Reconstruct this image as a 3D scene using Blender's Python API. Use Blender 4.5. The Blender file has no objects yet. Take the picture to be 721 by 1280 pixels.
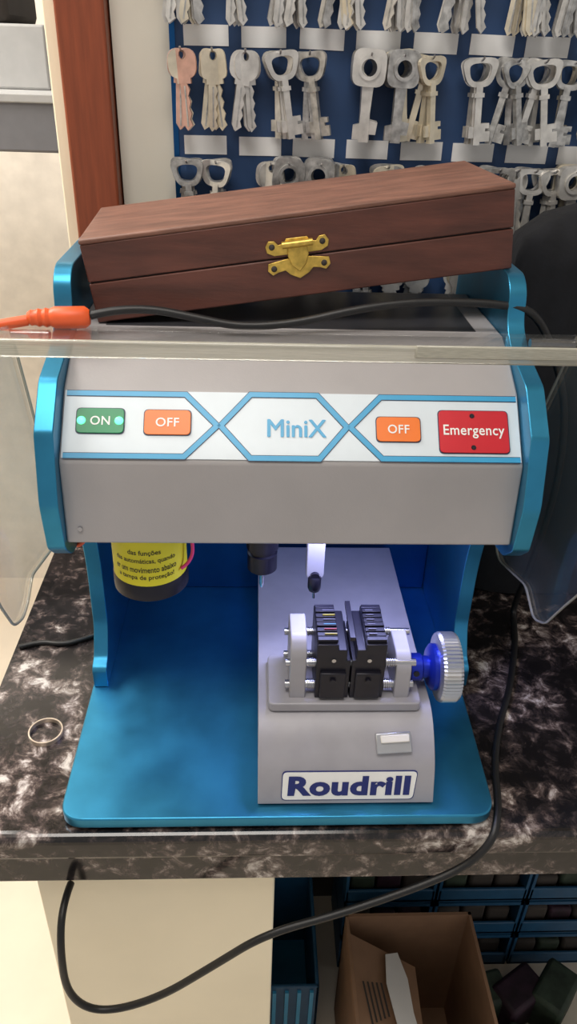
import bpy, math, random
from mathutils import Vector, Matrix
random.seed(4)
S=bpy.context.scene
S.view_settings.view_transform='Standard'
try: S.view_settings.look='None'
except: pass
COL=S.collection
# ------------------------------------------------------------ materials
def rgb(r,g,b):
    f=lambda c:(c/255/12.92) if c/255<=0.04045 else ((c/255+0.055)/1.055)**2.4
    return (f(r),f(g),f(b),1)
def mat(name,c,rough=.5,metal=0,var=.12,scale=40,bump=0,bscale=300,stretch=None,emit=0,coat=0,rvar=0):
    m=bpy.data.materials.new(name); m.use_nodes=True
    nt=m.node_tree; b=nt.nodes['Principled BSDF']
    b.inputs['Roughness'].default_value=rough; b.inputs['Metallic'].default_value=metal
    b.inputs['Coat Weight'].default_value=coat
    tc=nt.nodes.new('ShaderNodeTexCoord'); mp=nt.nodes.new('ShaderNodeMapping')
    nt.links.new(tc.outputs['Object'],mp.inputs['Vector'])
    if stretch: mp.inputs['Scale'].default_value=stretch
    n=nt.nodes.new('ShaderNodeTexNoise'); n.inputs['Scale'].default_value=scale; n.inputs['Detail'].default_value=6
    nt.links.new(mp.outputs[0],n.inputs['Vector'])
    r=nt.nodes.new('ShaderNodeValToRGB')
    r.color_ramp.elements[0].position=.3; r.color_ramp.elements[1].position=.7
    r.color_ramp.elements[0].color=[x*(1-var) for x in c[:3]]+[1]
    r.color_ramp.elements[1].color=[min(1,x*(1+var)) for x in c[:3]]+[1]
    nt.links.new(n.outputs['Fac'],r.inputs['Fac']); nt.links.new(r.outputs['Color'],b.inputs['Base Color'])
    if emit:
        b.inputs['Emission Strength'].default_value=emit
        nt.links.new(r.outputs['Color'],b.inputs['Emission Color'])
    if rvar:
        mr=nt.nodes.new('ShaderNodeMapRange'); mr.inputs['To Min'].default_value=max(0,rough-rvar); mr.inputs['To Max'].default_value=rough+rvar
        nt.links.new(n.outputs['Fac'],mr.inputs['Value']); nt.links.new(mr.outputs[0],b.inputs['Roughness'])
    if bump:
        n2=nt.nodes.new('ShaderNodeTexNoise'); n2.inputs['Scale'].default_value=bscale
        nt.links.new(mp.outputs[0],n2.inputs['Vector'])
        bp=nt.nodes.new('ShaderNodeBump'); bp.inputs['Strength'].default_value=bump; bp.inputs['Distance'].default_value=.001
        nt.links.new(n2.outputs['Fac'],bp.inputs['Height']); nt.links.new(bp.outputs[0],b.inputs['Normal'])
    return m
def granite():
    m=bpy.data.materials.new('granite_stone'); m.use_nodes=True; nt=m.node_tree; b=nt.nodes['Principled BSDF']
    L=nt.links.new
    tc=nt.nodes.new('ShaderNodeTexCoord')
    n=nt.nodes.new('ShaderNodeTexNoise'); n.inputs['Scale'].default_value=50; n.inputs['Detail'].default_value=10; n.inputs['Roughness'].default_value=.7; n.inputs['Distortion'].default_value=.45
    L(tc.outputs['Object'],n.inputs['Vector'])
    n2=nt.nodes.new('ShaderNodeTexNoise'); n2.inputs['Scale'].default_value=9; n2.inputs['Detail'].default_value=4; n2.inputs['Distortion'].default_value=.6
    L(tc.outputs['Object'],n2.inputs['Vector'])
    ad=nt.nodes.new('ShaderNodeMath'); ad.operation='MULTIPLY_ADD'; ad.inputs[1].default_value=.6
    sb=nt.nodes.new('ShaderNodeMath'); sb.operation='SUBTRACT'; sb.inputs[1].default_value=.315
    L(n2.outputs['Fac'],ad.inputs[0]); L(n.outputs['Fac'],sb.inputs[0]); L(sb.outputs[0],ad.inputs[2])
    r=nt.nodes.new('ShaderNodeValToRGB'); e=r.color_ramp.elements
    e[0].position=.40; e[0].color=rgb(24,22,23)
    e[1].position=.69; e[1].color=rgb(212,204,198)
    x=e.new(.50); x.color=rgb(48,42,42)
    x=e.new(.55); x.color=rgb(82,70,67)
    x=e.new(.61); x.color=rgb(132,120,115)
    L(ad.outputs[0],r.inputs['Fac'])
    L(r.outputs['Color'],b.inputs['Base Color']); b.inputs['Roughness'].default_value=.12
    return m
def acrylic(name,tint,refl,milk,mcol):
    m=bpy.data.materials.new(name); m.use_nodes=True; nt=m.node_tree; nt.nodes.clear(); L=nt.links.new
    o=nt.nodes.new('ShaderNodeOutputMaterial'); t=nt.nodes.new('ShaderNodeBsdfTransparent'); t.inputs[0].default_value=tint
    g=nt.nodes.new('ShaderNodeBsdfGlossy'); g.inputs['Roughness'].default_value=.05
    d=nt.nodes.new('ShaderNodeBsdfPrincipled'); d.inputs['Base Color'].default_value=mcol; d.inputs['Roughness'].default_value=.3
    nz=nt.nodes.new('ShaderNodeTexNoise'); nz.inputs['Scale'].default_value=18; nz.inputs['Detail'].default_value=4
    mr=nt.nodes.new('ShaderNodeMapRange'); mr.inputs['To Min'].default_value=milk*.5; mr.inputs['To Max'].default_value=milk*1.5
    L(nz.outputs['Fac'],mr.inputs['Value'])
    fr=nt.nodes.new('ShaderNodeFresnel'); fr.inputs[0].default_value=1.45
    fm=nt.nodes.new('ShaderNodeMath'); fm.operation='MULTIPLY'; fm.inputs[1].default_value=refl; L(fr.outputs[0],fm.inputs[0])
    m1=nt.nodes.new('ShaderNodeMixShader'); m2=nt.nodes.new('ShaderNodeMixShader')
    L(mr.outputs[0],m1.inputs[0]); L(t.outputs[0],m1.inputs[1]); L(d.outputs[0],m1.inputs[2])
    L(fm.outputs[0],m2.inputs[0]); L(m1.outputs[0],m2.inputs[1]); L(g.outputs[0],m2.inputs[2]); L(m2.outputs[0],o.inputs[0])
    return m
M=dict(
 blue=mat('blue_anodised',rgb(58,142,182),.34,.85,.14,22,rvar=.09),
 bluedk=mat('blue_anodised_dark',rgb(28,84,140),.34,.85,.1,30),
 grey=mat('grey_paint',rgb(168,164,165),.42,0,.05,15,bump=.08,bscale=500),
 greyl=mat('grey_cast',rgb(163,161,168),.45,.1,.06,40),
 white=mat('panel_white',rgb(214,224,232),.35,0,.03),
 lblue=mat('print_light_blue',rgb(60,160,208),.35,0,.04),
 pdark=mat('print_dark',rgb(30,50,80),.4,0,.04),
 green=mat('button_green',rgb(20,135,85),.35,0,.06), led=mat('led_green',rgb(110,255,190),.3,0,.02,emit=1.4),
 orange=mat('button_orange',rgb(238,118,30),.35,0,.04), red=mat('button_red',rgb(200,30,45),.35,0,.05),
 text=mat('text_white',rgb(238,238,236),.4,0,.02), navy=mat('print_navy',rgb(28,40,110),.4,0,.04),
 steel=mat('steel',rgb(190,190,195),.25,1,.08), alu=mat('aluminium',rgb(195,198,206),.3,.9,.08),
 black=mat('black_oxide',rgb(30,29,40),.35,.3,.15), rubber=mat('black_rubber',rgb(18,18,20),.45,0,.15),
 yellow=mat('label_yellow',rgb(225,215,40),.4,0,.04), pink=mat('pink_wire',rgb(225,60,120),.4,0,.05),
 dull=mat('jaw_mark_dull',rgb(85,84,95),.4,.2,.1), dully=mat('jaw_mark_yellow',rgb(150,138,50),.45,0,.1), dullr=mat('jaw_mark_red',rgb(130,36,46),.45,0,.1), dullc=mat('jaw_mark_cyan',rgb(50,110,130),.45,0,.1),
 knobblue=mat('blue_knob',rgb(30,50,165),.3,.6,.08),
 hoodpatch=mat('hood_patch_dark_grey',rgb(62,62,66),.3,.1,.15),
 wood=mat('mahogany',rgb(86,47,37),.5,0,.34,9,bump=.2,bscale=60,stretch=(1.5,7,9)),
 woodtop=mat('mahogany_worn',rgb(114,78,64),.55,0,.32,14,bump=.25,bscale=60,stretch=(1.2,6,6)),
 brass=mat('brass',rgb(212,178,88),.36,.7,.25,150),
 granite=granite(),
 board=mat('board_blue',rgb(36,66,108),.6,0,.14,20), label=mat('paper_label',rgb(232,231,230),.7,0,.04),
 keyst=mat('key_nickel',rgb(214,211,206),.32,.6,.2,80), keydk=mat('key_iron',rgb(180,179,177),.36,.6,.4,120),
 keybr=mat('key_copper',rgb(215,172,158),.35,.6,.15,80), keyyl=mat('key_brass',rgb(224,214,192),.33,.55,.15,80),
 wall=mat('cream_wall',rgb(216,210,196),.75,0,.05,9,bump=.2,bscale=60),
 wallt=mat('cream_tile',rgb(242,234,222),.5,0,.08,22,bump=.2,bscale=30),
 doorwood=mat('door_frame_wood',rgb(135,66,38),.45,0,.2,12,stretch=(14,14,1)),
 cab=mat('cabinet_cream',rgb(246,234,206),.55,0,.04,8),
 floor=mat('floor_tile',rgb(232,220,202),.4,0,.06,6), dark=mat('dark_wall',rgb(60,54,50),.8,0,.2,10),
 card=mat('cardboard',rgb(150,116,90),.8,0,.1,30,bump=.1), paper=mat('paper',rgb(225,222,218),.7,0,.03),
 bin=mat('bin_blue',rgb(34,82,118),.45,0,.1), stuff=mat('contents_dark',rgb(44,24,38),.7,0,.6,40),
 stuff2=mat('contents_green',rgb(48,60,48),.7,0,.5,40), shelf=mat('shelf_grey',rgb(120,120,124),.5,.1,.05),
 shelfl=mat('shelf_light_grey',rgb(178,178,177),.5,.1,.05),
 fabric=mat('black_fabric',rgb(16,17,22),.95,0,.3,60,bump=.6,bscale=120),
 orangep=mat('orange_plastic',rgb(225,90,40),.45,0,.08),
 glass=acrylic('clear_acrylic',(.98,.98,.975,1),.4,.022,(.8,.8,.76,1)),
 gedge=acrylic('acrylic_edge',(.93,.92,.88,1),1.0,.42,(.70,.68,.58,1)),
)
# ------------------------------------------------------------ helpers
def empty(name):
    e=bpy.data.objects.new(name,None); e.empty_display_size=.05; COL.objects.link(e); return e
def mesh(name,vs,fs,m,par=None,bev=0,smooth=False,T=None,mis=None,seg=2):
    me=bpy.data.meshes.new(name); 
    if T is not None: vs=[T@Vector(v) for v in vs]
    me.from_pydata([tuple(v) for v in vs],[],fs); 
    ms=m if isinstance(m,list) else [m]
    for k in ms: me.materials.append(k)
    if mis: 
        for p,i in zip(me.polygons,mis): p.material_index=i
    me.validate(); me.update()
    import bmesh
    bm=bmesh.new(); bm.from_mesh(me); bmesh.ops.recalc_face_normals(bm,faces=bm.faces); bm.to_mesh(me); bm.free()
    o=bpy.data.objects.new(name,me); COL.objects.link(o)
    if par: o.parent=par
    if smooth:
        for p in me.polygons: p.use_smooth=True
        try: me.set_sharp_from_angle(angle=math.radians(40))
        except: pass
    if bev:
        b=o.modifiers.new('b','BEVEL'); b.width=bev; b.segments=seg; b.limit_method='ANGLE'; b.angle_limit=math.radians(30)
        for p in me.polygons: p.use_smooth=True
        try: me.set_sharp_from_angle(angle=math.radians(50))
        except: pass
    return o
def box(name,lo,hi,m,par=None,bev=0,T=None):
    x0,y0,z0=lo;x1,y1,z1=hi
    vs=[(x0,y0,z0),(x1,y0,z0),(x1,y1,z0),(x0,y1,z0),(x0,y0,z1),(x1,y0,z1),(x1,y1,z1),(x0,y1,z1)]
    return mesh(name,vs,[(0,1,2,3),(4,5,6,7),(0,1,5,4),(1,2,6,5),(2,3,7,6),(3,0,4,7)],m,par,bev,T=T)
def prism(name,poly,h0,h1,axis,m,par=None,bev=0,T=None,smooth=False):
    def P(a,b,h): return {'x':(h,a,b),'y':(a,h,b),'z':(a,b,h)}[axis]
    n=len(poly); vs=[P(a,b,h0) for a,b in poly]+[P(a,b,h1) for a,b in poly]
    fs=[tuple(range(n)),tuple(range(n,2*n))]+[(i,(i+1)%n,n+(i+1)%n,n+i) for i in range(n)]
    return mesh(name,vs,fs,m,par,bev,T=T,smooth=smooth)
def round_poly(pts,r,n=5):
    out=[];N=len(pts)
    for i,p in enumerate(pts):
        ri=r[i] if isinstance(r,(list,tuple)) else r
        p=Vector(p[:2]);a=Vector(pts[i-1][:2])-p;b=Vector(pts[(i+1)%N][:2])-p
        d=min(ri,a.length*.48,b.length*.48)
        if d<1e-6: out.append(tuple(p)); continue
        A=p+a.normalized()*d;B=p+b.normalized()*d
        for k in range(n+1):
            t=k/n; q=A*(1-t)**2+p*2*t*(1-t)+B*t*t; out.append((q.x,q.y))
    return out
def lathe(name,prof,p0,d,m,par=None,n=40,mis=None,knurl=0):
    d=Vector(d).normalized(); q=Vector((0,0,1)).rotation_difference(d).to_matrix()
    vs=[];fs=[];mi=[]
    for k,(r,h) in enumerate(prof):
        for i in range(n):
            a=2*math.pi*i/n
            rr=r*(1-(knurl if (i%2 and r>0) else 0))
            vs.append(Vector(p0)+q@Vector((rr*math.cos(a),rr*math.sin(a),h)))
    for k in range(len(prof)-1):
        for i in range(n):
            fs.append((k*n+i,k*n+(i+1)%n,(k+1)*n+(i+1)%n,(k+1)*n+i)); mi.append(mis[k] if mis else 0)
    fs.append(tuple(range(n))); mi.append(mis[0] if mis else 0)
    fs.append(tuple((len(prof)-1)*n+i for i in range(n))); mi.append(mis[-1] if mis else 0)
    return mesh(name,vs,fs,m,par,smooth=(knurl==0),mis=mi)
def cyl(name,a,b,r,m,par=None,n=24):
    a=Vector(a);b=Vector(b); return lathe(name,[(r,0),(r,(b-a).length)],a,b-a,m,par,n)
def tube(name,pts,r,m,par=None,kind='NURBS'):
    c=bpy.data.curves.new(name,'CURVE'); c.dimensions='3D'; c.bevel_depth=r; c.bevel_resolution=4; c.use_fill_caps=True; c.resolution_u=10
    s=c.splines.new('NURBS'); s.points.add(len(pts)-1)
    for q,p in zip(s.points,pts): q.co=(*p,1)
    s.order_u=3; s.use_endpoint_u=True
    c.materials.append(m); o=bpy.data.objects.new(name,c); COL.objects.link(o)
    if par:o.parent=par
    return o
def text(name,s,w,h,org,xd,yd,m,par=None,off=0,lift=.0006,cylr=None,shear=0):
    c=bpy.data.curves.new(name,'FONT'); c.body=s; c.size=1; c.offset=off; c.shear=shear; c.resolution_u=4
    if off>.01: c.space_character=1.06
    o=bpy.data.objects.new(name,c); COL.objects.link(o); bpy.context.view_layer.update()
    me=bpy.data.meshes.new_from_object(o.evaluated_get(bpy.context.evaluated_depsgraph_get()))
    bpy.data.objects.remove(o)
    xs=[v.co.x for v in me.vertices]; ys=[v.co.y for v in me.vertices]
    cx=(max(xs)+min(xs))/2; cy=(max(ys)+min(ys))/2; sx=w/(max(xs)-min(xs)); sy=h/(max(ys)-min(ys)) if h else sx
    org=Vector(org); xd=Vector(xd).normalized(); yd=Vector(yd).normalized(); nd=xd.cross(yd)
    for v in me.vertices:
        X=(v.co.x-cx)*sx; Y=(v.co.y-cy)*sy
        if cylr:
            a=X/cylr; v.co=org+xd*(cylr*math.sin(a))+nd*(cylr*(math.cos(a)-1)+lift)+yd*Y
        else: v.co=org+xd*X+yd*Y+nd*lift
    me.materials.clear(); me.materials.append(m)
    o=bpy.data.objects.new(name,me); COL.objects.link(o)
    if par:o.parent=par
    return o

# ------------------------------------------------------------ room
box('floor',(-2.2,-1.6,-.95),(1.8,2.2,-.9),M['floor'])
box('ceiling',(-2.2,-1.6,1.75),(1.8,2.2,1.8),M['wall'])
box('wall_back',(-.19,.512,-.9),(1.8,.60,1.75),M['wall'])
box('wall_far',(-2.2,1.6,-.9),(-.19,1.68,1.75),M['wallt'])
box('wall_left',(-2.28,-1.6,-.9),(-2.2,1.68,1.75),M['wall'])
box('trim_1',(-.243,.488,-.9),(-.192,.62,1.75),M['doorwood'],bev=.003)
box('trim_2',(-.262,.52,-.9),(-.246,.60,1.75),M['cab'],bev=.002)
box('trim_backsplash',(.20,.495,.0005),(1.2,.511,.24),M['granite'],bev=.002)
# counter
prof=round_poly([(-.014,0),(.51,0),(.51,-.084),(.0,-.084),(.0,-.036),(-.006,-.034),(-.014,-.030)],[.009,0,0,.003,.003,.002,.006],5)
prism('granite_countertop',prof,-.31,1.2,'x',M['granite'])
cab=empty('base_cabinet')
box('panel',(-.245,.012,-.9),(-.012,.03,-.0845),M['cab'],cab,bev=.002)
box('side_left',(-.245,.03,-.9),(-.228,.50,-.0845),M['cab'],cab)
box('side_right',(-.03,.03,-.9),(-.012,.50,-.0845),M['cab'],cab)
box('back_panel',(-.012,.49,-.9),(1.2,.508,-.0845),M['dark'],cab)
# distant grey shelf on the left
sh=empty('metal_shelf_unit')
box('shelf_lower',(-.95,.9,.450),(-.345,1.3,.525),M['shelf'],sh,bev=.004)
box('shelf_lip',(-.95,.895,.52),(-.34,1.3,.533),M['shelfl'],sh,bev=.002)
box('post_right',(-.375,1.27,-.9),(-.345,1.3,1.2),M['shelf'],sh)
box('post_left',(-.95,1.27,-.9),(-.92,1.3,1.2),M['shelf'],sh)
box('post_front',(-.95,.9,-.9),(-.92,.93,.455),M['shelf'],sh)
box('cabinet_body',(-.93,1.0,.533),(-.375,1.28,.625),M['shelfl'],sh,bev=.004)
box('cabinet_top_item',(-.80,1.0,.625),(-.43,1.2,.72),M['dark'],sh,bev=.012)
box('item_strip',(-.70,.996,.66),(-.46,1.0,.675),M['shelfl'],sh,bev=.002)

# ------------------------------------------------------------ key board
kb=empty('key_display_board')
box('board',(-.124,.498,.25),(.80,.511,1.25),M['board'],kb,bev=.002)
box('frame_left',(-.128,.497,.25),(-.122,.511,1.25),M['bluedk'],kb)
rowz=[.72,.612,.508,.402,.83,.94]
for r,z in enumerate(rowz):
    for i in range(14):
        x=-.0895+.0605*i+random.uniform(-.001,.001)-(.003 if r==2 else 0)
        t=random.uniform(-.02,.02)
        T=Matrix.Translation((x,.4975,z))@Matrix.Rotation(t,4,'Y')
        box('label_%d_%d'%(r,i),(-.0235,-.0006,-.0095),(.0235,.001,.0095),M['label'],kb,T=T)
class B:
    def __init__(s): s.v=[];s.f=[];s.m=[]
    def poly(s,p,th,T,mi):
        n=len(p);o=len(s.v)
        s.v+= [T@Vector((a,-th/2,b)) for a,b in p]+[T@Vector((a,th/2,b)) for a,b in p]
        F=[tuple(o+i for i in range(n)),tuple(o+n+i for i in range(n))]+[(o+i,o+(i+1)%n,o+n+(i+1)%n,o+n+i) for i in range(n)]
        s.f+=F; s.m+=[mi]*len(F)
    def ring(s,po,pi,th,T,mi):
        n=len(po);o=len(s.v)
        for P in (po,pi):
            for y in (-th/2,th/2): s.v+=[T@Vector((a,y,b)) for a,b in P]
        A,Bq,C,D=o,o+n,o+2*n,o+3*n
        for i in range(n):
            j=(i+1)%n
            s.f+=[(A+i,A+j,C+j,C+i),(Bq+i,Bq+j,D+j,D+i),(A+i,A+j,Bq+j,Bq+i),(C+i,C+j,D+j,D+i)]; s.m+=[mi]*4
K=B()
def circ(r,cx=0,cz=0,n=20,sx=1,sz=1,sq=2.0):
    out=[]
    for i in range(n):
        a=2*math.pi*i/n; c,s_=math.cos(a),math.sin(a)
        out.append((cx+r*sx*math.copysign(abs(c)**(2/sq),c),cz+r*sz*math.copysign(abs(s_)**(2/sq),s_)))
    return out
def key(kind,x,y,z,yaw,tilt,mi,var=0):
    T=Matrix.Translation((x,y,z))@Matrix.Rotation(tilt,4,'Y')@Matrix.Rotation(yaw,4,'Z')
    if kind==0:
        sq=[2.8,2.1,4.5][var]; sx=[1,.95,.88][var]
        po=circ(.0150,0,-.010,24,sx,.92,sq); pi=circ(.0042,0,-.002,24)
        K.ring(po,pi,.0022,T,mi)
        p=[(-.0052,-.02),(-.0052,-.066),(-.001,-.072)]
        for k in range(8): p.append((.0052-(.0024 if k%2 else 0),-.067+k*.0055))
        p.append((.0052,-.02))
        K.poly(p,.0021,T,mi); K.poly([(-.0075,-.02),(.0075,-.02),(.0075,-.028),(-.0075,-.028)],.0026,T,mi)
        K.poly([(-.0008,-.03),(.0008,-.03),(.0008,-.068),(-.0008,-.068)],.0030,T,1)
    elif kind==1:
        f=lambda P:[(a*(1-.25*(-b-.011)/.012),b) for a,b in P]
        K.ring(f(circ(.0160,0,-.009,24,1,.85,3.5)),f(circ(.0108,0,-.009,24,1,.8,3)),.004,T,mi)
        K.poly([(-.0034,-.020),(.0034,-.020),(.0034,-.078),(-.0034,-.078)],.006,T,mi)
        K.poly([(-.0052,-.028),(.0052,-.028),(.0052,-.032),(-.0052,-.032)],.008,T,mi)
        K.poly([(.002,-.057),(.013,-.057),(.013,-.062),(.009,-.062),(.009,-.065),(.014,-.065),(.014,-.075),(.002,-.075)],.0032,T,mi)
        K.poly([(-.002,-.06),(-.009,-.06),(-.009,-.071),(-.002,-.071)],.0032,T,mi)
    else:
        K.ring(circ(.0175,0,-.008,24,1,1,4),circ(.0095,0,-.008,24),.012,T,mi)
        K.ring(circ(.0115,0,-.008,24),circ(.008,0,-.008,24),.016,T,mi)
        K.poly([(-.006,-.022),(.006,-.022),(.005,-.05),(.006,-.078),(-.005,-.078),(-.005,-.05)],.006,T,mi)
        K.poly([(.004,-.056),(.014,-.058),(.013,-.07),(.004,-.07)],.004,T,mi)
        K.poly([(-.004,-.06),(-.012,-.062),(-.012,-.076),(-.004,-.076)],.004,T,mi)
hooks=[]
row2=[(-.114,0,2),(-.082,0,3),(-.048,0,0),(-.012,1,0),(.018,1,1),(.0815,2,0),(.116,2,1),(.146,1,3),(.198,1,0),(.236,1,1),(.265,1,0),(.297,1,1),(.33,0,0),(.365,1,1),(.40,0,0),(.44,1,1)]
row1=[(-.115,0,0),(-.10,0,3),(-.06,0,0),(-.01,0,0),(.005,0,0),(.045,0,3),(.06,0,0),(.105,0,0),(.12,0,0),(.165,0,0),(.18,0,0),(.235,0,3),(.25,0,0),(.285,0,0),(.33,0,0),(.37,0,0),(.41,0,0)]
row3=[(-.112,1,1),(-.08,1,0),(-.02,0,0),(.0,2,0),(.035,2,1),(.06,0,0),(.11,1,1),(.15,0,0),(.2,1,0),(.235,1,1),(.255,0,0),(.275,1,0),(.297,1,0),(.32,2,1),(.36,0,0),(.4,1,0)]
row4=[(x+.01,random.choice([0,1,1]),random.choice([0,1,0])) for x,_,_ in row2]
row0=[(x-.006,random.choice([0,0,1]),random.choice([0,1,3])) for x,_,_ in row2]
for z,row in ((.693,row1),(.597,row2),(.492,row3),(.386,row4),(.80,row0),(.91,row3)):
    for x,k,mi in row:
        hooks.append((x,z)); n={0:5,1:3,2:2}[k]; vv=random.choice([0,1,2])
        for j in range(n):
            y={0:.484,1:.483,2:.482}[k]-j*{0:.0035,1:.006,2:.013}[k]
            key(k,x+random.uniform(-.001,.001)+(j-n/2)*.0008,y,z-.001,random.uniform(-.6,.6)*(0.4 if k==2 else 1),random.uniform(-.2,.2),mi if random.random()<.7 else random.choice([0,1,0,1,3]),vv)
hk=empty('hanging_keys')
mesh('key_bunches',K.v,K.f,[M['keyst'],M['keydk'],M['keybr'],M['keyyl']],hk,mis=K.m)
for i,(x,z) in enumerate(hooks):
    tube('hook_%d'%i,[(x,.4962,z),(x,.463,z-.0005),(x,.459,z+.004)],.0011,M['steel'],hk)

# ------------------------------------------------------------ machine
mc=empty('key_cutting_machine')
XL0,XL1,XR0,XR1=-.204,-.189,.1815,.1965
bp=round_poly([(-.206,-.006),(.186,-.006),(.197,.38),(-.205,.38)],[.022,.022,.004,.004],8)
prism('base_plate',bp,.003,.015,'z',M['blue'],mc,bev=.0015)
for i,(x,y) in enumerate([(-.18,.03),(.16,.03),(-.18,.35),(.16,.35)]): cyl('foot_%d'%i,(x,y,0),(x,y,.004),.01,M['rubber'],mc)
prof=[(.122,.376),(.088,.345),(.074,.29),(.078,.246),(.096,.229),(.160,.218),(.183,.195),(.190,.150),(.188,.075),(.172,.045),(.158,.040),(.158,.0155),(.379,.0155),(.379,.43),(.37,.442),(.215,.442),(.2,.43),(.196,.405),(.17,.388)]
prof=round_poly(prof,[.005,.004,.006,.005,.006,.012,.015,.02,.01,.01,.006,.001,.002,.01,.012,.02,.012,.012,.01],5)
prism('side_plate_left',prof,XL0,XL1,'x',M['blue'],mc,bev=.0015)
prism('side_plate_right',prof,XR0,XR1,'x',M['blue'],mc,bev=.0015)
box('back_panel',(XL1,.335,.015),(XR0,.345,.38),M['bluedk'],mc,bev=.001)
hp=[(.084,.248),(.092,.319),(.137,.364),(.172,.382),(.198,.392),(.335,.392),(.335,.262),(.25,.250)]
prism('hood',hp,XL1,XR0,'x',M['grey'],mc,bev=.0018)
cyl('hood_screw',(XL1+.012,.0835,.262),(XL1+.012,.0865,.262),.002,M['steel'],mc,12)
box('hood_top_patch',(-.165,.21,.3915),(.16,.33,.3925),M['hoodpatch'],mc)  # thin dark grey rectangle lying on the hood top
s2=math.sqrt(.5)
cen=Vector((-.0037,.1145,.3415)); xd=Vector((1,0,0)); yd=Vector((0,s2,s2)); nd=Vector((0,-s2,s2))
PT=Matrix.Translation(cen)@Matrix(((1,0,0,0),(0,s2,-s2,0),(0,s2,s2,0),(0,0,0,1)))
prism('control_panel',[(-.1835,-.0285),(.1835,-.0285),(.1835,.0285),(-.1835,.0285)],0,.0012,'z',M['white'],mc,T=PT)
def strip(name,pts,w,m,z0,z1,closed=False):
    vs=[];fs=[];n=len(pts);P=[Vector(p) for p in pts]
    for i,p in enumerate(P):
        a=P[i-1] if (i>0 or closed) else None; b=P[(i+1)%n] if (i<n-1 or closed) else None
        d1=(p-a).normalized() if a is not None else (b-p).normalized(); d2=(b-p).normalized() if b is not None else d1
        n1=Vector((-d1.y,d1.x)); n2=Vector((-d2.y,d2.x)); mm=(n1+n2).normalized(); k=w/2/max(.4,mm.dot(n1))
        for sgn in(1,-1):
            q=p+mm*k*sgn
            vs+=[(q.x,q.y,z0),(q.x,q.y,z1)]
    N=n if closed else n-1
    for i in range(N):
        a=4*i;b=4*((i+1)%n)
        fs+=[(a+1,b+1,b+3,a+3),(a,b,b+1,a+1),(a+2,b+2,b+3,a+3)]
    return mesh(name,vs,fs,m,mc,T=PT)
k=.000644
def px(u,v): return ((u-354.5)*k,(534.5-v)*.0636/92)
paths=[([px(72,497),px(219,497),px(259,535),px(219,573),px(72,573)],False),
       ([px(263,535),px(300,496),px(384,496),px(421,535),px(386,574),px(300,574)],True),
       ([px(638,497),px(464,497),px(425,535),px(464,573),px(638,573)],False)]
for i,(p,c) in enumerate(paths):
    strip('line_edge_%d'%i,p,.0054,M['pdark'],.0012,.0015,c)
    strip('line_%d'%i,p,.0042,M['lblue'],.0015,.0018,c)
def button(name,u0,u1,v0,v1,m):
    (x0,y1),(x1,y0)=px(u0,v0),px(u1,v1)
    rp=lambda g:round_poly([(x0-g,y0-g),(x1+g,y0-g),(x1+g,y1+g),(x0-g,y1+g)],.004,5)
    prism(name+'_rim',rp(.0007),.0012,.0017,'z',M['pdark'],mc,T=PT)
    prism(name,rp(0),.0012,.0026,'z',m,mc,bev=.0003,T=PT)
    return (x0+x1)/2,(y0+y1)/2
def ptext(n,s,w,h,x,y,m,lift,off=.012):
    text(n,s,w,h,PT@Vector((x,y,lift)),xd,yd,m,mc,off=off,lift=0)
x,y=button('button_on',86,144,516,546,M['green']); ptext('text_on','ON',.0155,.0075,x,y,M['text'],.0029)
for i,dx in enumerate((-.0135,.0135)):
    lathe('on_led_%d'%i,[(.0036,0),(.003,.0014),(.0012,.0022)],PT@Vector((x+dx*1.1,y,.0024)),nd,M['led'],mc,16)
x,y=button('button_off_left',169,226,517,547,M['orange']); ptext('text_off_left','OFF',.0185,.0075,x,y,M['text'],.0029)
x,y=button('button_off_right',458,513,522,552,M['orange']); ptext('text_off_right','OFF',.0175,.0075,x,y,M['text'],.0029)
x,y=button('button_emergency',537,625,513,565,M['red']); ptext('text_emergency','Emergency',.050,.0115,x,y,M['text'],.0029,.012)
for i,dy in enumerate((-.0135,.0135)): lathe('emergency_screw_%d'%i,[(.0022,0),(.0018,.0008)],PT@Vector((x-.001,y+dy,.0024)),nd,M['black'],mc,14)
x,y=px(358,537)
for i,(dx,dy) in enumerate([(-.0004,0),(.0004,0),(0,.0003),(0,-.0003)]): ptext('text_title_%d'%i,'MiniX',.047,.0145,x+dx,y+dy,M['lblue'],.0016+.00005*i,0)
# motor can
mx_,my_=-.131,.140
lathe('motor_can',[(.0,.0),(.031,0),(.0345,.003),(.0345,.018),(.0337,.019),(.0337,.09)],(mx_,my_,.168),(0,0,1),[M['black'],M['yellow']],mc,48,mis=[0,0,0,0,1])
box('motor_bracket',(mx_-.04,my_-.03,.236),(mx_+.04,my_+.04,.249),M['black'],mc,bev=.002)
for i,(s,w) in enumerate([('das funções',.030),('das automáticas, quando',.058),('er um movimento abaixo',.060),('a tampa de proteção!',.054)]):
    text('motor_label_text_%d'%i,s,w,.0062,(mx_,my_-.0337,.2225-i*.0088),(1,0,0),(0,0,1),M['rubber'],mc,off=.01,lift=.0003,cylr=.0338)
tube('pink_wire',[(mx_+.03,my_,.25),(mx_+.041,my_-.01,.225),(mx_+.040,my_-.012,.2),(mx_+.03,my_-.018,.196)],.0016,M['pink'],mc)
tube('red_wire',[(XL0+.004,.15,.24),(XL0+.007,.12,.224),(XL0+.022,.11,.228),(XL0+.03,.12,.25)],.0022,M['orangep'],mc)
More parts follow.
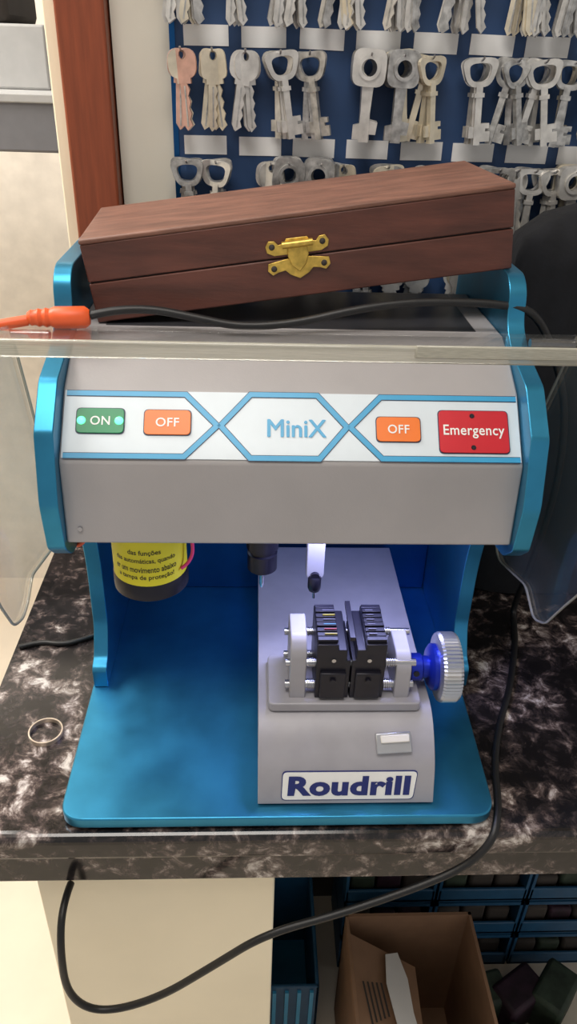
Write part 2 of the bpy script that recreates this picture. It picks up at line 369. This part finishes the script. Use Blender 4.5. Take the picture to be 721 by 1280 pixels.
# spindle
lathe('spindle',[(.010,0),(.0145,.004),(.0145,.022),(.0125,.023),(.0125,.027),(.0155,.028),(.0155,.05),(.012,.051),(.012,.09)],(-.027,.165,.164),(0,0,1),M['black'],mc,36)
lathe('cutter',[(.0015,0),(.0028,.004),(.0028,.03)],(-.027,.165,.144),(0,0,1),M['steel'],mc,16)
box('spindle_motor_block',(-.055,.14,.215),(-.002,.2,.25),M['black'],mc,bev=.003)
prism('tracer_arm',round_poly([(.015,.165),(.032,.165),(.032,.255),(.015,.255)],.006,4),.148,.162,'y',M['greyl'],mc,bev=.001)
lathe('tracer_holder',[(.0055,0),(.0065,.003),(.0065,.014),(.0055,.016)],(.0235,.148,.153),(0,0,1),M['black'],mc,24)
cyl('tracer_screw',(.0235,.1475,.170),(.0235,.144,.170),.0045,M['black'],mc,20)
cyl('tracer_pin',(.0235,.148,.143),(.0235,.148,.155),.0014,M['steel'],mc,12)
box('led_strip',(.0,.105,.243),(.11,.115,.2475),mat('led_strip_lamp',(.55,.6,1,1),.3,0,.02,emit=6),mc)
# carriage
cp=[(.007,.017),(.020,.054),(.040,.075),(.058,.085),(.325,.085),(.325,.017)]
cp=round_poly(cp,[.001,.012,.02,.012,.004,.002],5)
prism('carriage_body',cp,-.030,.130,'x',M['greyl'],mc,bev=.003)
box('carriage_rail_left',(-.022,.010,.0145),(-.006,.33,.021),M['black'],mc)
box('carriage_rail_right',(.106,.010,.0145),(.122,.33,.021),M['black'],mc)
n_=Vector((0,-.037,.013)).normalized(); u_=Vector((0,.013,.037)).normalized(); c_=Vector((.0525,.0130,.0345))
LT=Matrix.Translation(c_)@Matrix(((1,0,0,0),(0,u_.y,n_.y,0),(0,u_.z,n_.z,0),(0,0,0,1)))
lp=round_poly([(-.061,-.0135),(.058,-.0135),(.0615,.0135),(-.060,.0135)],.004,4)
prism('logo_sticker_edge',[(a*1.012,b*1.06) for a,b in lp],-.0015,.0006,'z',M['navy'],mc,T=LT)
prism('logo_sticker',lp,0,.0009,'z',M['text'],mc,T=LT)
text('logo_text','Roudrill',.112,.0195,LT@Vector((0,0,.0013)),(1,0,0),u_,M['navy'],mc,off=.045,lift=0,shear=.05)
TT=Matrix.Translation((.092,.031,.069))@Matrix.Rotation(math.radians(42),4,'X')@Matrix.Rotation(.05,4,'Z')
box('clip_plate',(-.016,-.009,-.002),(.016,.009,.0025),M['alu'],mc,bev=.001,T=TT)
box('clip_bar',(-.012,.0,.0025),(.014,.007,.006),M['paper'],mc,bev=.001,T=TT)
# vise
vp=round_poly([(-.021,.054),(.119,.054),(.119,.120),(-.021,.120)],.006,5)
prism('vise_base',vp,.085,.0945,'z',M['greyl'],mc,bev=.0012)
ul=round_poly([(.062,.094),(.118,.094),(.116,.145),(.108,.157),(.074,.157),(.064,.145)],[0,0,.006,.006,.006,.006],5)
prism('vise_upright_left',ul,-.002,.0125,'x',M['greyl'],mc,bev=.001)
ur=round_poly([(.062,.094),(.118,.094),(.116,.128),(.108,.138),(.074,.138),(.064,.128)],[0,0,.006,.006,.006,.006],5)
prism('vise_upright_right',ur,.094,.108,'x',M['greyl'],mc,bev=.001)
for i,(y,z,r) in enumerate([(.07,.130,.0034),(.108,.134,.0034),(.07,.104,.004),(.108,.106,.0034)]):
    cyl('vise_rod_%d'%i,(-.006,y,z),(.112,y,z),r,M['steel'],mc,16)
    for j in range(5):
        for xx in (.0145+j*.0016,.0840+j*.002):
            lathe('thread_%d_%d_%d'%(i,j,int(xx*1e4)),[(r,0),(r+.0012,.0004),(r+.0012,.0008),(r,.0012)],(xx,y,z),(1,0,0),M['steel'],mc,16)
def jaw(n,x0,x1,flip):
    w=x1-x0
    pr=[(0,.0955),(1,.0955),(1,.140),(.88,.140),(.88,.152),(.62,.152),(.62,.158),(0,.158)]
    if flip: pr=[(1-a,b) for a,b in pr]
    prism(n,[(x0+a*w,b) for a,b in pr],.061,.117,'y',M['black'],mc,bev=.0008)
    prism(n+'_front',[(x0+.12*w,.098),(x0+.88*w,.098),(x0+.88*w,.128),(x0+.12*w,.128)],.057,.062,'y',M['black'],mc,bev=.001)
    cyl(n+'_bolt',((x0+x1)/2,.0565,.120),((x0+x1)/2,.0545,.120),.0028,M['black'],mc,16)
    cyl(n+'_pin',((x0+x1)/2,.061,.141),((x0+x1)/2,.0595,.141),.002,M['steel'],mc,16)
    for q in range(8):
        y0=.064+q*.0066
        box(n+'_ridge_%d'%q,((x0+.02*w) if not flip else x0+.4*w,y0,.158),((x0+.6*w) if not flip else x1-.02*w,y0+.0050,.1606+(.0008 if q%3==0 else 0)),M['black'],mc,bev=.0004)
jaw('jaw_left',.0210,.0515,False); jaw('jaw_right',.0528,.0830,True)
box('key_blank_clamped',(.050,.066,.1585),(.0545,.118,.1625),M['black'],mc)
cols=[M['dully'],M['dullr'],M['dullc'],M['dull'],M['dully'],M['dull']]
for i in range(6):
    for xx in (.028,.0675):
        box('jaw_mark_%d_%d'%(i,int(xx*1e4)),(xx,.072+i*.0066,.1596),(xx+(.011 if xx<.05 else .007),.0731+i*.0066,.1618),cols[i] if xx<.05 else M['dull'],mc)
# knob
kc=Vector((.110,.088,.108))
lathe('knob_hub',[(.011,0),(.013,.002),(.013,.012),(.0105,.0135),(.0105,.03)],kc,(1,0,0),M['knobblue'],mc,32)
lathe('knob_hub_flange',[(.018,0),(.022,.003),(.022,.008)],kc+Vector((.019,0,0)),(1,0,0),M['knobblue'],mc,36)
cyl('knob_setscrew',kc+Vector((.006,-.0125,.003)),kc+Vector((.006,-.0136,.0032)),.0028,M['black'],mc,14)
lathe('knob_wheel',[(.026,0),(.0315,.0015),(.033,.004),(.033,.017),(.0315,.0195),(.025,.020),(.022,.0185),(.008,.0185)],kc+Vector((.026,0,0)),(1,0,0),M['alu'],mc,110,knurl=.03)
# acrylic cover (raised): top sheet slopes down to the hinge
prism('cover_top',[(.04,.4315),(.175,.3985),(.175,.4020),(.04,.4352)],-.235,.235,'x',M['glass'],mc,bev=.0005)
box('cover_lip',(-.235,.036,.4245),(.235,.0405,.4365),M['gedge'],mc,bev=.0015)
box('cover_lip_step',(.07,.034,.429),(.235,.0362,.438),M['gedge'],mc,bev=.001)
wl=round_poly([(.04,.4315),(.04,.22),(.062,.178),(.085,.168),(.105,.172),(.125,.185),(.205,.165),(.228,.19),(.205,.30),(.175,.400)],[.002,.01,.01,.008,.008,.008,.02,.02,.05,.002],6)
prism('cover_wing_left',wl,-.239,-.235,'x',M['glass'],mc,bev=.0008)
wr=round_poly([(.04,.4315),(.045,.235),(.075,.19),(.10,.15),(.125,.135),(.16,.15),(.25,.12),(.275,.16),(.22,.30),(.175,.400)],[.002,.01,.01,.008,.01,.01,.02,.02,.05,.002],6)
prism('cover_wing_right',wr,.235,.239,'x',M['glass'],mc,bev=.0008)
def rim(n,poly,x): tube(n,[(x,a,b) for a,b in poly]+[(x,)+tuple(poly[0])],.0012,M['gedge'],mc)
rim('cover_wing_edge_left',wl,-.237); rim('cover_wing_edge_right',wr,.237)
cyl('cover_hinge_left',(-.235,.172,.395),(XL0,.172,.395),.004,M['steel'],mc,16)
cyl('cover_hinge_right',(XR1,.172,.395),(.235,.172,.395),.004,M['steel'],mc,16)
# ------------------------------------------------------------ wooden box
wb=empty('wooden_box')
O=Vector((-.172,.212,.393)); E=Vector((.189,.230,.443)); ex=(E-O); Lx=ex.length; ex.normalize()
ey=Vector((-ex.y,ex.x,0)).normalized(); ez=ex.cross(ey)
WT=Matrix(((ex.x,ey.x,ez.x,O.x),(ex.y,ey.y,ez.y,O.y),(ex.z,ey.z,ez.z,O.z),(0,0,0,1)))
D_=.15
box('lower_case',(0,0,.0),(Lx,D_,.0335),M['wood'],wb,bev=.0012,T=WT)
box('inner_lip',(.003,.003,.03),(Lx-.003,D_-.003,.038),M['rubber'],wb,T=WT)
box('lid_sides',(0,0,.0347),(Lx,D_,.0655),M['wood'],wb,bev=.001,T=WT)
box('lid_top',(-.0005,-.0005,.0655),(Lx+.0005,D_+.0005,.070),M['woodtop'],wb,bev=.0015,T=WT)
cx=.179
def cp_(pts): return [(cx+a,.034+b) for a,b in pts]
up=[(-.026,.006),(-.027,.011),(-.024,.0155),(-.019,.015),(-.016,.0115),(-.011,.0125),(-.009,.016),(.009,.016),(.011,.0125),(.016,.0115),(.019,.015),(.024,.0155),(.027,.011),(.026,.006),(.020,.003),(-.020,.003)]
lo=[(-.020,-.002),(-.026,-.003),(-.027,-.009),(-.023,-.013),(-.018,-.011),(-.012,-.010),(-.008,-.014),(0,-.018),(.008,-.014),(.012,-.010),(.018,-.011),(.023,-.013),(.027,-.009),(.026,-.003),(.020,-.002),(.0,.001)]
prism('clasp_upper',cp_(up),-.0018,-.0003,'y',M['brass'],wb,bev=.0004,T=WT)
prism('clasp_lower',cp_(lo),-.0018,-.0003,'y',M['brass'],wb,bev=.0004,T=WT)
prism('clasp_hook',cp_([(-.008,.009),(.008,.009),(.009,.002),(.006,-.006),(.0,-.012),(-.006,-.006),(-.009,.002)]),-.0042,-.0018,'y',M['brass'],wb,bev=.0008,T=WT)
c1=WT@Vector((cx-.013,-.004,.0455)); c2=WT@Vector((cx+.013,-.004,.0455)); cyl('clasp_barrel',c1,c2,.003,M['brass'],wb,16)
for i,(a,b) in enumerate([(-.0215,.0105),(.0215,.0105),(-.0215,-.0075),(.0215,-.0075)]):
    p=WT@Vector((cx+a,-.0018,.034+b)); lathe('clasp_nail_%d'%i,[(.0026,0),(.002,.001),(.0008,.0015)],p,-ey,M['dark'],wb,14)
for xx in (.06,.30):
    cyl('back_hinge_%d'%int(xx*100),WT@Vector((xx,D_+.0015,.034)),WT@Vector((xx+.03,D_+.0015,.034)),.0025,M['brass'],wb,12)
# ------------------------------------------------------------ cables
tube('power_cable',[(-.172,.184,.408),(-.155,.187,.412),(-.122,.193,.412),(-.085,.193,.405),(-.048,.192,.398),(.0,.193,.402),(.05,.197,.414),(.10,.202,.420),(.155,.203,.420),(.185,.202,.418),(.205,.199,.414),(.228,.206,.385),(.262,.22,.32),(.282,.24,.22),(.288,.27,.10),(.290,.30,.012),(.287,.28,.0045),(.276,.236,.0045),(.246,.158,.0045),(.222,.1125,.0045),(.203,.06,.0045),(.196,.02,.0045),(.188,-.006,.005),(.180,-.020,-.006),(.160,-.024,-.034),(.115,-.030,-.055),(.05,-.04,-.075),(-.022,-.05,-.09),(-.069,-.05,-.14),(-.127,-.05,-.200),(-.186,-.05,-.225),(-.213,-.05,-.190),(-.212,-.045,-.118),(-.212,-.02,-.09),(-.21,.006,-.096)],.0036,M['rubber'])
pl=empty('orange_cable_connector')
tube('orange_cable',[(-.40,.10,.38),(-.30,.15,.395),(-.25,.17,.402),(-.222,.178,.405)],.0045,M['orangep'],pl)
lathe('strain_relief',[(.0045,0),(.0065,.003),(.006,.006),(.0075,.009),(.0065,.012),(.008,.015),(.007,.018),(.009,.022),(.009,.046),(.006,.05)],(-.222,.178,.407),(1,.1,.0),M['orangep'],pl,20)
rv=[];rf=[];n=48
for i in range(n):
    a=2*math.pi*i/n
    for r,z in ((.0170,.0002),(.0170,.0052),(.0156,.0052),(.0156,.0002)): rv.append((-.2445+r*math.cos(a),.107+r*math.sin(a),z))
for i in range(n):
    for j in range(4): rf.append((4*i+j,4*i+(j+1)%4,4*((i+1)%n)+(j+1)%4,4*((i+1)%n)+j))
mesh('metal_ring',rv,rf,mat('old_copper',rgb(205,190,172),.35,.6,.2,90),None,smooth=True)
tube('black_cord',[(-.305,.235,.003),(-.285,.245,.003),(-.26,.24,.003),(-.24,.245,.003),(-.215,.26,.003)],.003,M['rubber'])
# ------------------------------------------------------------ black bag
bv=[];bf=[];nu,nv=36,26
for j in range(nv+1):
    t=j/nv; z=.002+.475*t
    e=max(0.0,1-min(1,max(0,(t-.88)/.12))**2.6)**.45
    rx=.145*(1-.02*t)*max(.5,e); ry=.055*(1-.1*t)*max(.2,e)
    for i in range(nu):
        a=2*math.pi*i/nu; w=1+.03*math.sin(5*a+3*t)+.02*math.sin(9*a-7*t)
        bv.append((.385+.006*math.sin(6*t)+rx*w*math.copysign(abs(math.cos(a))**.5,math.cos(a)),.395+ry*w*math.copysign(abs(math.sin(a))**.6,math.sin(a)),z))
for j in range(nv):
    for i in range(nu): bf.append((j*nu+i,j*nu+(i+1)%nu,(j+1)*nu+(i+1)%nu,(j+1)*nu+i))
bf.append(tuple(range(nu))); bf.append(tuple(nv*nu+i for i in range(nu)))
mesh('black_cloth_bag',bv,bf,M['fabric'],None,smooth=True)
# ------------------------------------------------------------ under counter
cb=empty('cardboard_box')
x0,x1,y0,y1,z0,z1=.118,.325,.0,.272,-.899,-.60; t=.005
box('bottom',(x0,y0,z0),(x1,y1,z0+t),M['card'],cb)
box('wall_b',(x0,y1-t,z0),(x1,y1,z1),M['card'],cb); box('wall_f',(x0,y0,z0),(x1,y0+t,z1),M['card'],cb)
box('wall_l',(x0,y0,z0),(x0+t,y1,z1),M['card'],cb); box('wall_r',(x1-t,y0,z0),(x1,y1,z1),M['card'],cb)
def flap(n,pts): 
    vs=[Vector(p) for p in pts]; d=(vs[1]-vs[0]).cross(vs[2]-vs[0]).normalized()*.004
    mesh(n,vs+[v+d for v in vs],[(0,1,2,3),(4,5,6,7),(0,1,5,4),(1,2,6,5),(2,3,7,6),(3,0,4,7)],M['card'],cb)
flap('flap_left',[(x0,y0,z1),(x0,y1-.03,z1),(x0+.11,y1-.06,z1-.05),(x0+.10,y0+.01,z1-.04)])
flap('flap_right',[(x1,y0,z1),(x1,y1,z1),(x1+.02,y1-.01,z1-.09),(x1+.02,y0+.01,z1-.09)])
T2=Matrix.Translation((.175,.15,-.618))@Matrix.Rotation(.12,4,'Z')@Matrix.Rotation(.42,4,'Y')
prism('paper_label',[(.0,-.10),(.036,-.09),(.034,-.02),(.040,.03),(.034,.07),(.01,.065),(-.002,.02)],.003,.004,'z',M['paper'],cb,T=T2)
for i in range(5): box('print_line_%d'%i,(-.045+i*.008,-.04+.003*i,.003),(-.042+i*.008,.02,.0034),M['dark'],cb,T=T2)
bn=empty('storage_bins')
for r in range(4):
    for c in range(5):
        bx=.13+c*.165; bz=-.898+r*.104; y=.345
        box('floor_%d%d'%(r,c),(bx,y,bz),(bx+.16,.48,bz+.006),M['bin'],bn)
        box('lip_%d%d'%(r,c),(bx,y,bz),(bx+.16,y+.006,bz+.034),M['bin'],bn,bev=.002)
        box('wl_%d%d'%(r,c),(bx,y,bz),(bx+.005,.48,bz+.098),M['bin'],bn); box('wr_%d%d'%(r,c),(bx+.155,y,bz),(bx+.16,.48,bz+.098),M['bin'],bn)
        box('rim_%d%d'%(r,c),(bx,y,bz+.090),(bx+.16,y+.01,bz+.098),M['bin'],bn)
        for q in range(3):
            xx=bx+.01+q*.047; hh=random.uniform(.045,.07)
            box('content_%d%d%d'%(r,c,q),(xx,y+.012,bz+.006),(xx+.043,y+.10,bz+hh),random.choice([M['stuff'],M['dark'],M['dark'],M['stuff2']]),bn,bev=.006)
cr=empty('blue_plastic_crate')
box('bottom',(-.008,.20,-.899),(.075,.40,-.89),M['lblue'],cr)
for n,lo,hi in(('f',(-.008,.20,-.899),(.075,.206,-.68)),('b',(-.008,.394,-.899),(.075,.40,-.68)),('l',(-.008,.20,-.899),(-.002,.40,-.68)),('r',(.069,.20,-.899),(.075,.40,-.68))):
    box('side_'+n,lo,hi,M['bin'],cr,bev=.002)
for i in range(4): box('rib_%d'%i,(.0+i*.02,.196,-.89),(.006+i*.02,.20,-.69),M['lblue'],cr)
gb=empty('green_package_pile')
for i in range(9):
    xx=.38+.065*(i%3); yy=.08+.09*(i//3)
    T3=Matrix.Translation((xx,yy,-.87))@Matrix.Rotation(.3*i,4,'Z')
    box('package_%d'%i,(-.03,-.045,-.029),(.03,.045,.03+.004*i),[M['stuff2'],M['dark'],M['stuff2'],M['stuff']][i%4],gb,bev=.008,T=T3)

# ------------------------------------------------------------ lights
def area(n,loc,target,size,p,col=(1,1,1),sy=None):
    l=bpy.data.lights.new(n,'AREA'); l.energy=p; l.size=size; l.color=col
    if sy: l.shape='RECTANGLE'; l.size_y=sy
    o=bpy.data.objects.new(n,l); COL.objects.link(o); o.location=loc
    o.rotation_euler=(Vector(target)-Vector(loc)).to_track_quat('-Z','Y').to_euler(); return o
area('ceiling_lamp',(-.2,-.35,1.70),(0,.2,0),.9,17,(1,.955,.90),.5)
area('ceiling_lamp.001',(-1.2,.7,1.70),(-1.0,.9,0),.9,56,(1,.955,.90))
area('machine_led_lamp',(.06,.125,.240),(.06,.12,0),.11,.5,(.50,.53,1),.03)
area('base_glow_fill',(-.09,.20,.245),(-.09,.17,0),.18,.09,(.6,.72,1),.10)  # added fill lamp without a fixture, gives the bluish glow on the base plate
w=bpy.data.worlds.new('w'); S.world=w; w.use_nodes=True
w.node_tree.nodes['Background'].inputs[0].default_value=(1,.98,.96,1); w.node_tree.nodes['Background'].inputs[1].default_value=.45
# ------------------------------------------------------------ camera
psi,th,ro=map(math.radians,(3.0,31.2,2.0))
F=Vector((math.sin(psi)*math.cos(th),math.cos(psi)*math.cos(th),-math.sin(th))); R0=Vector((math.cos(psi),-math.sin(psi),0)); U0=R0.cross(F)
R=R0*math.cos(ro)+U0*math.sin(ro); U=U0*math.cos(ro)-R0*math.sin(ro)
cam=bpy.data.cameras.new('camera'); co=bpy.data.objects.new('camera',cam); COL.objects.link(co); S.camera=co
cam.sensor_fit='VERTICAL'; cam.sensor_height=36; cam.lens=36*950/1280; cam.clip_start=.01
mw=Matrix((R,U,-F)).transposed().to_4x4(); mw.translation=Vector((-.035,-.444,.6)); co.matrix_world=mw
